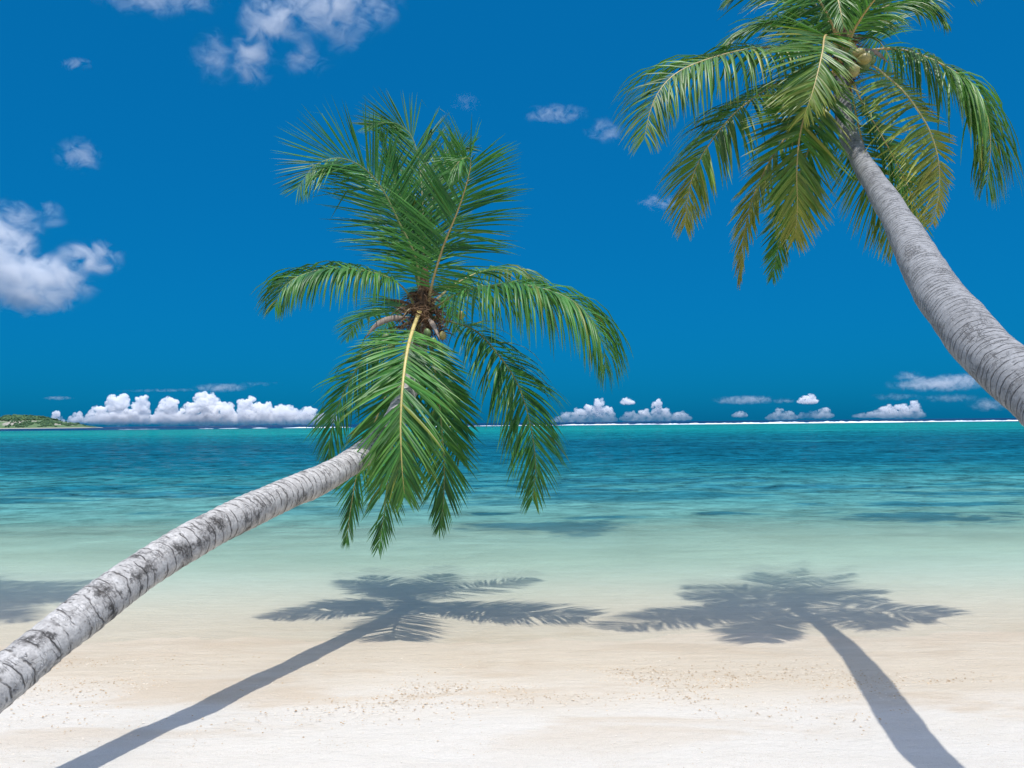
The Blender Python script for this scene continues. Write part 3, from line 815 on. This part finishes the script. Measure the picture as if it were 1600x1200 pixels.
    f([(1314, 72, -.1), (1306, 20, -.25), (1303, -10, -.5), (1308, -5, -.8), (1314, 20, -.95), (1318, 40, -1.0)],
      length=.45, n=44, droop=.9, face=(0, -.5, 1), face2=(0, -1, .1), alpha=(50, 20), vee=0, seed=47, age=.14, start=.3)
    # going away from the camera
    f([(1316, 84, .15), (1300, 50, .7), (1280, 40, 1.3), (1262, 60, 1.9), (1252, 100, 2.3)],
      length=.72, n=56, droop=.8, face=(0, 0, 1), face2=(0, 1, .3), alpha=(70, 22), vee=4, seed=48)
    f([(1322, 88, .15), (1345, 60, .7), (1368, 60, 1.3), (1390, 90, 1.8), (1400, 130, 2.2)],
      length=.70, n=56, droop=.8, face=(0, 0, 1), face2=(0, 1, .3), alpha=(70, 22), vee=4, seed=49)
    f([(1318, 70, .1), (1322, 5, .5), (1325, -50, 1.1), (1330, -70, 1.8), (1336, -50, 2.4)],
      length=.70, n=56, droop=.7, face=(0, -.3, 1), face2=(0, .6, .8), alpha=(70, 22), vee=4, seed=50)
    make_tube("crown_shaft", P, fr3([(1317, 150, 0), (1316, 105, 0), (1316, 70, .02), (1316, 35, .03)], yc), [.09, .115, .07, .03], FIBRE, 14, 20)
    make_fibre(P, at(1318, 100, yc), .12, 320, 8, .45)
    make_tube("spathe", P, fr3([(1330, 98, -.3), (1345, 82, -.5), (1368, 82, -.55), (1388, 98, -.55)], yc), [.010, .030, .026, .004], SPATHE, 8, 14, .5)
    make_tube("spathe", P, fr3([(1334, 104, -.35), (1352, 106, -.5), (1375, 116, -.55)], yc), [.012, .022, .004], STALK, 8, 12, .6)
    rg = random.Random(77)
    hub = at(1334, 94, yc - .55)
    nuts = ((1341, 84, -.60, (1, .2, .3), NUT_YELLOW), (1350, 92, -.66, (1, -.3, .15), NUT_YELLOW), (1334, 110, -.68, (0, -.3, -1), NUT_YELLOW), (1356, 87, -.55, (1, .2, .4), NUT_GREEN),
            (1351, 101, -.55, (1, 0, -.4), NUT_GREEN), (1333, 84, -.45, (.2, .3, 1), NUT_GREEN), (1342, 106, -.42, (.4, .3, -1), NUT_GREEN), (1360, 94, -.45, (1, .4, 0), NUT_GREEN), (1327, 100, -.5, (-.4, -.3, -.4), NUT_GREEN))
    for px, py, dy, ax, m in nuts:
        c = at(px, py, yc + dy - .15)
        make_nut(P, c, -Vector(ax), .058 if m is NUT_YELLOW else .050, m, 1.25)
        make_tube("nut_stalk", P, [hub, hub.lerp(c, .5) + Vector((0, 0, .02)), c], [.008, .007, .006], STALK, 6, 6)
    return P
right_palm()

# ------------------------------------------------------------------ the palm left of the frame that throws the shadow at the left edge
def side_palm():
    P = palm_empty((0, 0, 0), "tall coconut palm just outside the left edge whose crown shadow darkens the shallows")
    top = Vector((-7.1, 8.6, 12.0))
    make_trunk(P, [(-9.6, 6.6, 0.02), (-9.3, 6.9, 1.2), (-8.8, 7.4, 3.2), (-8.1, 8.0, 5.6), (-7.5, 8.4, 9.0), (-7.1, 8.6, 12.0)], [.18, .15, .14, .12, .10], BARK_R, 0.06, 12.0, nseg=160, nround=24)
    rg = random.Random(5)
    for k in range(20):
        az = k * 2.39996 + rg.uniform(-.15, .15)
        el = R(72 - 5.6 * k + rg.uniform(-5, 5))
        h = Vector((math.cos(az), math.sin(az), 0))
        p, pts, e = top.copy(), [top.copy()], el
        for s in range(6):
            p = p + (h * math.cos(e) + Vector((0, 0, 1)) * math.sin(e)) * 0.46
            e -= R(17 if el > -.2 else 9)
            pts.append(p.copy())
        out = h * 0.9 + Vector((0, 0, .5))
        make_frond(P, pts, LEAF_L, RIB_GREEN, length=.85, n=50, droop=.7, face=(0, 0, 1), face2=tuple(out), seed=100 + k, alpha=(72, 22), vee=4, width=.045)
    make_fibre(P, top, .12, 150, 4, .4)
side_palm()

# ------------------------------------------------------------------ island on the horizon
def make_island():
    D = 1500.0
    N = Nodes("island_ground")
    pos = N.n("ShaderNodeNewGeometry").outputs["Position"]
    z = N.n("ShaderNodeSeparateXYZ", None, Vector=pos).outputs["Z"]
    n1 = N.noise(pos, 0.035, 4.0)
    n2 = N.noise(pos, 0.16, 4.0)
    col = N.mix(n2, C4(0.05, 0.12, 0.05), C4(0.13, 0.20, 0.08))
    bare = N.math('MULTIPLY', N.maprange(n1, 0.52, 0.62), N.math('MULTIPLY', N.maprange(z, 4.0, 7.0), N.maprange(z, 16.0, 12.0)))
    col = N.mix(bare, col, C4(0.34, 0.31, 0.26))
    col = N.mix(N.maprange(z, 1.5, 0.8), col, C4(0.38, 0.34, 0.28))
    b = N.n("ShaderNodeBsdfPrincipled", None, Base_Color=col, Roughness=0.95)
    N.t.links.new(b.outputs[0], N.out.inputs[0])
    c = at(28, 668, D)
    ph = [(-1.3, 0), (-1.0, .10), (-.75, .22), (-.5, .5), (-.28, .72), (-.08, .95), (.05, 1.0), (.22, .93), (.36, .78), (.5, .62), (.62, .50), (.74, .44), (.86, .25), (.96, .06), (1.02, 0)]
    def prof(u):
        for (a, ha), (bb, hb) in zip(ph[:-1], ph[1:]):
            if a <= u <= bb:
                t = (u - a) / (bb - a); return ha + (hb - ha) * t
        return 0.0
    W, Hh, DY = 122.0, 23.0, 90.0
    def hz(u, v):
        k = max(0.0, 1 - abs(v) ** 2.2)
        x, y = u * W, v * DY
        base = prof(u) * k
        return -1.0 + 1.3 * (1 if base > 0.01 else 0) + base * Hh * (1 + .10 * fbm((x * .03, y * .03, 2), 4)) + (1.2 * fbm((x * .12, y * .12, 5), 3) if base > .03 else 0)
    nu, nv = 150, 60
    V, F = [], []
    for j in range(nv):
        for i in range(nu):
            u = -1.32 + 2.36 * i / (nu - 1); v = -1.05 + 2.1 * j / (nv - 1)
            V.append((c.x + u * W, D + v * DY, max(-1.0, hz(u, v))))
    for j in range(nv - 1):
        for i in range(nu - 1):
            a = j * nu + i
            F.append((a, a + 1, a + nu + 1, a + nu))
    isl = link("island", mesh_from("island", V, F), N.m)
    tag(isl, "low green island on the horizon at the left edge", kind="structure")
    # woodland cover: irregular leafy clumps
    M = Nodes("island_woodland")
    rn = M.n("ShaderNodeNewGeometry").outputs["Random Per Island"]
    col = M.ramp(rn, [(0, (0.025, 0.075, 0.035)), (.6, (0.05, 0.12, 0.045)), (1, (0.10, 0.17, 0.06))])
    b = M.n("ShaderNodeBsdfPrincipled", None, Base_Color=col, Roughness=0.9)
    M.t.links.new(b.outputs[0], M.out.inputs[0])
    rg = random.Random(3)
    V, F = [], []
    ico = bmesh.new(); bmesh.ops.create_icosphere(ico, subdivisions=1, radius=1.0)
    iv = [v.co.copy() for v in ico.verts]; ifc = [[v.index for v in f.verts] for f in ico.faces]; ico.free()
    n = 0
    while n < 2200:
        u, v = rg.uniform(-1.2, .9), rg.uniform(-.95, .4)
        hh = hz(u, v)
        if hh < 2.5: continue
        x, y = c.x + u * W, D + v * DY
        if mnoise.noise(Vector((x * .03, y * .03, 9))) < (-.05 if hh < 15 else -.6): continue
        s = rg.uniform(1.0, 2.3) * (1.25 if hh > 15 else .9)
        base = len(V)
        for q in iv:
            k = rg.uniform(.7, 1.25)
            V.append((x + q.x * s * k, y + q.y * s * k, hh + s * .45 + q.z * s * .85 * k))
        F += [tuple(base + i for i in fc) for fc in ifc]
        n += 1
    wd = link("woodland", mesh_from("woodland", V, F, False), M.m, isl)
    tag(wd, "dark green trees covering the island", kind="stuff")
make_island()

# ------------------------------------------------------------------ surf breaking on the outer reef
def make_surf():
    N = Nodes("surf_foam")
    pos = N.n("ShaderNodeNewGeometry").outputs["Position"]
    ns = N.noise(pos, 0.8, 4.0)
    b = N.n("ShaderNodeBsdfPrincipled", None, Base_Color=N.mix(ns, C4(.72, .76, .78), C4(.86, .87, .87)), Roughness=0.8, Normal=N.bump(ns, .6, .4))
    N.t.links.new(b.outputs[0], N.out.inputs[0])
    rg = random.Random(11)
    D = 560.0
    def wave(px0, px1, h, D, wid):
        x0, x1 = (px0 - 800) / FPX * D, (px1 - 800) / FPX * D
        n = max(8, int((x1 - x0) / 1.5)); V, F = [], []
        sd = rg.uniform(0, 50)
        for i in range(n):
            t = i / (n - 1); x = x0 + (x1 - x0) * t
            env = min(1, t * n / 6, (1 - t) * n / 6) ** .5
            hh = 0.58 * h * env * (0.75 + .55 * fbm((x * .05, sd, 0), 3) + .25 * rg.uniform(-1, 1))
            hh = max(.05, hh)
            yy = D + 5 * math.sin(x * .01 + sd) + 2 * fbm((x * .06, sd, 3), 2)
            for (dy, k) in ((-1, -.3), (-.75, .25), (-.35, .8), (0, 1), (.4, .75), (.8, .2), (1, -.3)):
                V.append((x, yy + dy * wid, hh * k * (1 + rg.uniform(-.15, .15))))
        for i in range(n - 1):
            for j in range(6):
                a = i * 7 + j
                F.append((a, a + 7, a + 8, a + 1))
        return link("breaking_wave", mesh_from("breaking_wave", V, F), N.m)
    S = [(1030, 1410, 1.55, 540, 5, "longest bright line of surf on the reef right of centre"),
         (1345, 1760, 1.35, 575, 4, "thin white surf line on the reef meeting the right edge"),
         (870, 1045, 1.15, 575, 4, "white surf line starting beside the left palm's hanging fronds"),
         (735, 872, .6, 590, 3, "broken white surf seen through the left palm's right-hand frond"),
         (560, 735, .8, 560, 3, "white surf glimpsed behind the left palm's hanging fronds"),
         (446, 552, .95, 560, 3, "short white surf line just left of the hanging fronds"),
         (396, 420, .8, 570, 3, "short dash of surf under the cloud bank, nearest the palm fronds"),
         (344, 376, .75, 570, 3, "short dash of surf under the middle of the cloud bank"),
         (308, 330, .6, 575, 2, "faint dash of surf under the left of the cloud bank"),
         (190, 250, .35, 600, 2, "faintest speck of surf right of the island")]
    for a, b_, h, D, w, lab in S:
        o = wave(a, b_, h, D, w)
        tag(o, lab, "surf", "waves breaking on the reef")
make_surf()

# ------------------------------------------------------------------ clouds
def cumulus_mat():
    N = Nodes("cumulus")
    z = N.n("ShaderNodeSeparateXYZ", None, Vector=N.n("ShaderNodeNewGeometry").outputs["Position"]).outputs["Z"]
    dens = N.maprange(z, 20.0, 150.0, 0.0025, 0.05)
    er = N.noise(N.n("ShaderNodeNewGeometry").outputs["Position"], 1.0 / 42.0, 5.0, 0.6)
    dens = N.math('MULTIPLY', dens, N.maprange(er, 0.36, 0.58, 0.03, 1.5))
    v = N.n("ShaderNodeVolumeScatter", None, Color=C4(1, 1, 1), Density=dens, Anisotropy=0.0)
    N.t.links.new(v.outputs[0], N.out.inputs["Volume"])
    N.m.cycles.volume_step_rate = 0.35
    return N.m
CUM = cumulus_mat()
CLOUD_D = 6000.0
def cumulus(heaps, label, seed, D=CLOUD_D, rough=1.0):
    """heaps: (px, py_top, py_base, px_radius) of each billow; built at real size, joined to one skin"""
    rg = random.Random(seed)
    m = D / FPX
    bm = bmesh.new()
    for (px, pt, pb, pr) in heaps:
        c0 = at(px, pb, D); top = at(px, pt, D)
        hgt = top.z - c0.z; R0 = pr * m
        def puff(x, y, z, r):
            bmesh.ops.create_icosphere(bm, subdivisions=2, radius=r, matrix=Matrix.Translation((x, y, z)) @ Matrix.Diagonal((1, 1, .85, 1)))
        for i in range(16):
            t = rg.random()
            rr = min(R0 * rg.uniform(.34, .5) * (1 - .35 * t), hgt * .42)
            a = rg.uniform(0, 6.283); q = (R0 * 1.1 - rr) * (1 - .75 * t) * math.sqrt(rg.random())
            puff(c0.x + math.cos(a) * q, D + math.sin(a) * q, c0.z + rr * .5 + t * max(0, hgt - rr * 1.4), rr)
        for i in range(20):
            t = rg.random() ** .7
            rr = min(R0 * rg.uniform(.12, .22), hgt * .2)
            a = rg.uniform(-3.3, .15); q = R0 * (1.05 - .72 * t)
            puff(c0.x + math.cos(a) * q, D + math.sin(a) * q, c0.z + rr * .6 + t * max(0, hgt - rr), rr)
        hb = min(hgt * .26, R0 * .4)
        bmesh.ops.create_icosphere(bm, subdivisions=3, radius=1, matrix=Matrix.Translation((c0.x, D, c0.z + hb * .55)) @ Matrix.Diagonal((R0 * 1.25, R0, hb, 1)))
    me = bpy.data.meshes.new("cloud"); bm.to_mesh(me); bm.free()
    tmp = link("cloud", me)
    rm = tmp.modifiers.new("r", 'REMESH'); rm.mode = 'VOXEL'; rm.voxel_size = 1.05 * m * rough
    dg = bpy.context.evaluated_depsgraph_get()
    me2 = bpy.data.meshes.new_from_object(tmp.evaluated_get(dg))
    bpy.data.objects.remove(tmp); bpy.data.meshes.remove(me)
    nrm = [v.normal.copy() for v in me2.vertices]
    for v, n_ in zip(me2.vertices, nrm):
        p = v.co / m
        d = 2.4 * abs(mnoise.noise(p * .16)) + 1.7 * abs(mnoise.noise(p * .33 + Vector((7, 0, 0)))) + 1.3 * abs(mnoise.noise(p * .62 + Vector((0, 9, 0)))) + .8 * abs(mnoise.noise(p * 1.25 + Vector((3, 9, 0))))
        v.co += n_ * ((d - 0.5) * m * 1.15)
    me2.polygons.foreach_set("use_smooth", [True] * len(me2.polygons))
    o = link("cloud", me2, CUM)
    me2.name = "cloud"
    tag(o, label, "cloud", "clouds along the horizon")
    return o

cumulus([(88, 643, 660, 10), (120, 645, 660, 12), (155, 636, 660, 20), (185, 617, 660, 26), (222, 619, 660, 20), (265, 621, 660, 24), (300, 630, 660, 22), (322, 613, 660, 28), (352, 628, 660, 24),
         (385, 621, 660, 24), (412, 630, 660, 26), (445, 633, 660, 26), (480, 636, 660, 22), (510, 645, 660, 20)], "long bank of heaped white cumulus between the island and the palm", 1)
cumulus([(885, 645, 658, 14), (905, 638, 658, 14), (920, 632, 658, 12), (936, 622, 658, 14), (950, 634, 658, 12), (872, 650, 658, 10)], "heaped white cloud on the horizon just right of the left palm", 2)
cumulus([(985, 643, 656, 14), (1005, 640, 656, 14), (1027, 624, 656, 12), (1040, 638, 656, 12), (1062, 643, 655, 16)], "horizon cloud with one tall knob, second from the left palm", 3)
cumulus([(1218, 639, 654, 12), (1232, 643, 654, 12), (1205, 647, 654, 8)], "small rounded horizon cloud, left of a touching pair", 4)
cumulus([(1270, 643, 652, 12), (1288, 637, 652, 12), (1255, 645, 652, 9)], "small rounded horizon cloud, right of a touching pair", 5)
cumulus([(1362, 643, 651, 14), (1385, 634, 651, 18), (1408, 632, 651, 16), (1430, 627, 651, 12), (1345, 646, 651, 10)], "white horizon cloud below the flat cloud near the right trunk", 6)
cumulus([(1258, 619, 629, 10), (1268, 616, 629, 8)], "tiny puff of cloud above the touching pair", 7, rough=.8)
cumulus([(1156, 643, 650, 10)], "tiny low puff on the horizon right of the knobbed cloud", 8, rough=.8)
cumulus([(980, 622, 630, 9)], "tiny puff above the knobbed horizon cloud", 9, rough=.8)

def wisp(lobes, label, seed, D=1500.0, dens=1.0, nscale=1.0, ratio=None, gain=1.0, thr=.05, thick=.8, amp=4.0):
    """soft cloud: a closed body filled with scattering vapour; lobes = (px, py, rx_px, ry_px, weight)"""
    m = D / FPX
    L = [(at(px, py, D), rx * m, ry * m, w) for px, py, rx, ry, w in lobes]
    lo = Vector((min(c.x - rx for c, rx, ry, w in L), 0, min(c.z - ry for c, rx, ry, w in L)))
    hi = Vector((max(c.x + rx for c, rx, ry, w in L), 0, max(c.z + ry for c, rx, ry, w in L)))
    c0 = (lo + hi) / 2; c0.y = D
    ry_max = max(min(rx, ry) for c, rx, ry, w in L) * thick
    half = Vector(((hi.x - lo.x) / 2 * 1.15, ry_max * 1.25, (hi.z - lo.z) / 2 * 1.15))
    bm = bmesh.new(); bmesh.ops.create_cube(bm, size=2.0)
    for v in bm.verts:
        v.co = Vector((v.co.x * half.x, v.co.y * half.y, v.co.z * half.z))
    bmesh.ops.bevel(bm, geom=bm.edges[:], offset=min(half) * .5, segments=3, affect='EDGES')
    me = bpy.data.meshes.new("cloud"); bm.to_mesh(me); bm.free()
    N = Nodes("vapour")
    co = N.n("ShaderNodeTexCoord").outputs["Object"]
    n_lo = N.noise(N.vmath('ADD', N.scale(co, (1.0, 1.0, 1.25)), (seed * 311.0, 0, 0)), 1.0 / (24 * m * nscale), 8.0, 0.64, 0.7)
    acc = None
    for c, rx, ry, w in L:
        d = N.vmath('SUBTRACT', co, tuple(c - c0))
        d = N.vmath('MULTIPLY', d, (1 / rx, 1 / (min(rx, ry) * thick), 1 / ry))
        e = N.math('MULTIPLY', N.math('SUBTRACT', 1.0, N.vmath('LENGTH', d)), w)
        acc = e if acc is None else N.math('SMOOTH_MAX', acc, e, 0.25)
    v = N.math('ADD', acc, N.math('MULTIPLY', N.math('SUBTRACT', n_lo, 0.5 + thr), amp))
    env = N.maprange(acc, 0.0, 0.45)
    v = N.math('MULTIPLY', N.math('MULTIPLY', v, env), dens * 3.2 / (2 * ry_max), clamp=False)
    v = N.math('MAXIMUM', v, 0.0)
    vs_ = N.n("ShaderNodeVolumeScatter", None, Color=C4(1, 1, 1), Density=v, Anisotropy=0.0)
    N.t.links.new(vs_.outputs[0], N.out.inputs["Volume"])
    N.m.cycles.volume_step_rate = 0.7 if hasattr(N.m, "cycles") else 1
    o = link("cloud", me, N.m)
    o.location = c0
    tag(o, label, "cloud", "soft clouds high in the sky")
    return o

wisp([(40, 440, 130, 55, 1.3), (-10, 380, 90, 70, 1.0), (20, 345, 55, 40, .7), (140, 402, 62, 36, .9), (60, 475, 70, 26, 1.0), (75, 335, 40, 28, .5)], "big white cumulus cut by the left edge of the sky", 1, dens=2.0, nscale=1.5)
wisp([(510, 10, 140, 62, .8), (430, 30, 70, 55, .8), (394, 92, 40, 58, 1.0), (475, 90, 60, 40, .5), (540, 60, 50, 36, .35)], "large ragged cloud at the top left of centre, with a bright hook", 2, dens=1.3, nscale=1.4)
wisp([(335, 88, 48, 55, .6)], "faint grey puff beside the bright hooked cloud", 3, dens=.45)
wisp([(125, 242, 48, 34, .7)], "small lone puff between the big left cloud and the sky's top", 4, dens=.5)
wisp([(255, -8, 120, 45, .8), (180, -15, 60, 30, .5)], "lavender cloud along the top edge left of the ragged cloud", 5, dens=.55, nscale=1.3)
wisp([(118, 100, 34, 13, .7)], "tiny faint streak of cloud high at the left", 6, dens=.4)
wisp([(868, 178, 62, 20, .8)], "thin wisp of cloud between the two palm crowns", 7, dens=.4, nscale=.7)
wisp([(945, 205, 40, 26, .7)], "ragged wisp of cloud nearest the right palm's left frond", 8, dens=.4, nscale=.7)
wisp([(1030, 317, 46, 16, .8)], "small wisp of cloud under the right palm's left fronds", 9, dens=.4, nscale=.6)
wisp([(728, 160, 30, 20, .5)], "barely visible wisp above the left palm's crown", 10, dens=.3, nscale=.6)
FD = 5000.0
wisp([(1465, 600, 92, 15, 1.0), (1420, 588, 26, 12, .6), (1500, 594, 60, 14, .9)], "flat long cloud touching the right trunk above the horizon", 11, D=FD, dens=.9, nscale=.45, thick=2)
wisp([(1165, 625, 62, 9, .9), (1225, 626, 22, 6, .6)], "flat thin cloud over the horizon between the palms", 12, D=FD, dens=.6, nscale=.35, thick=2)
wisp([(345, 606, 56, 9, .9), (255, 610, 90, 4, .6), (400, 600, 50, 5, .5)], "thin flat streak floating above the long cloud bank", 13, D=FD, dens=.45, nscale=.35, thick=2)
wisp([(1485, 622, 60, 9, .7), (1400, 620, 50, 8, .5)], "pale streak below the flat cloud near the right trunk", 14, D=FD, dens=.4, nscale=.35, thick=2)
wisp([(1545, 632, 40, 14, .7)], "small soft cloud on the horizon nearest the right trunk", 15, D=FD, dens=.5, nscale=.4, thick=2)
wisp([(90, 622, 30, 4, .8)], "faint short streak above the island", 16, D=FD, dens=.35, nscale=.3, thick=2)
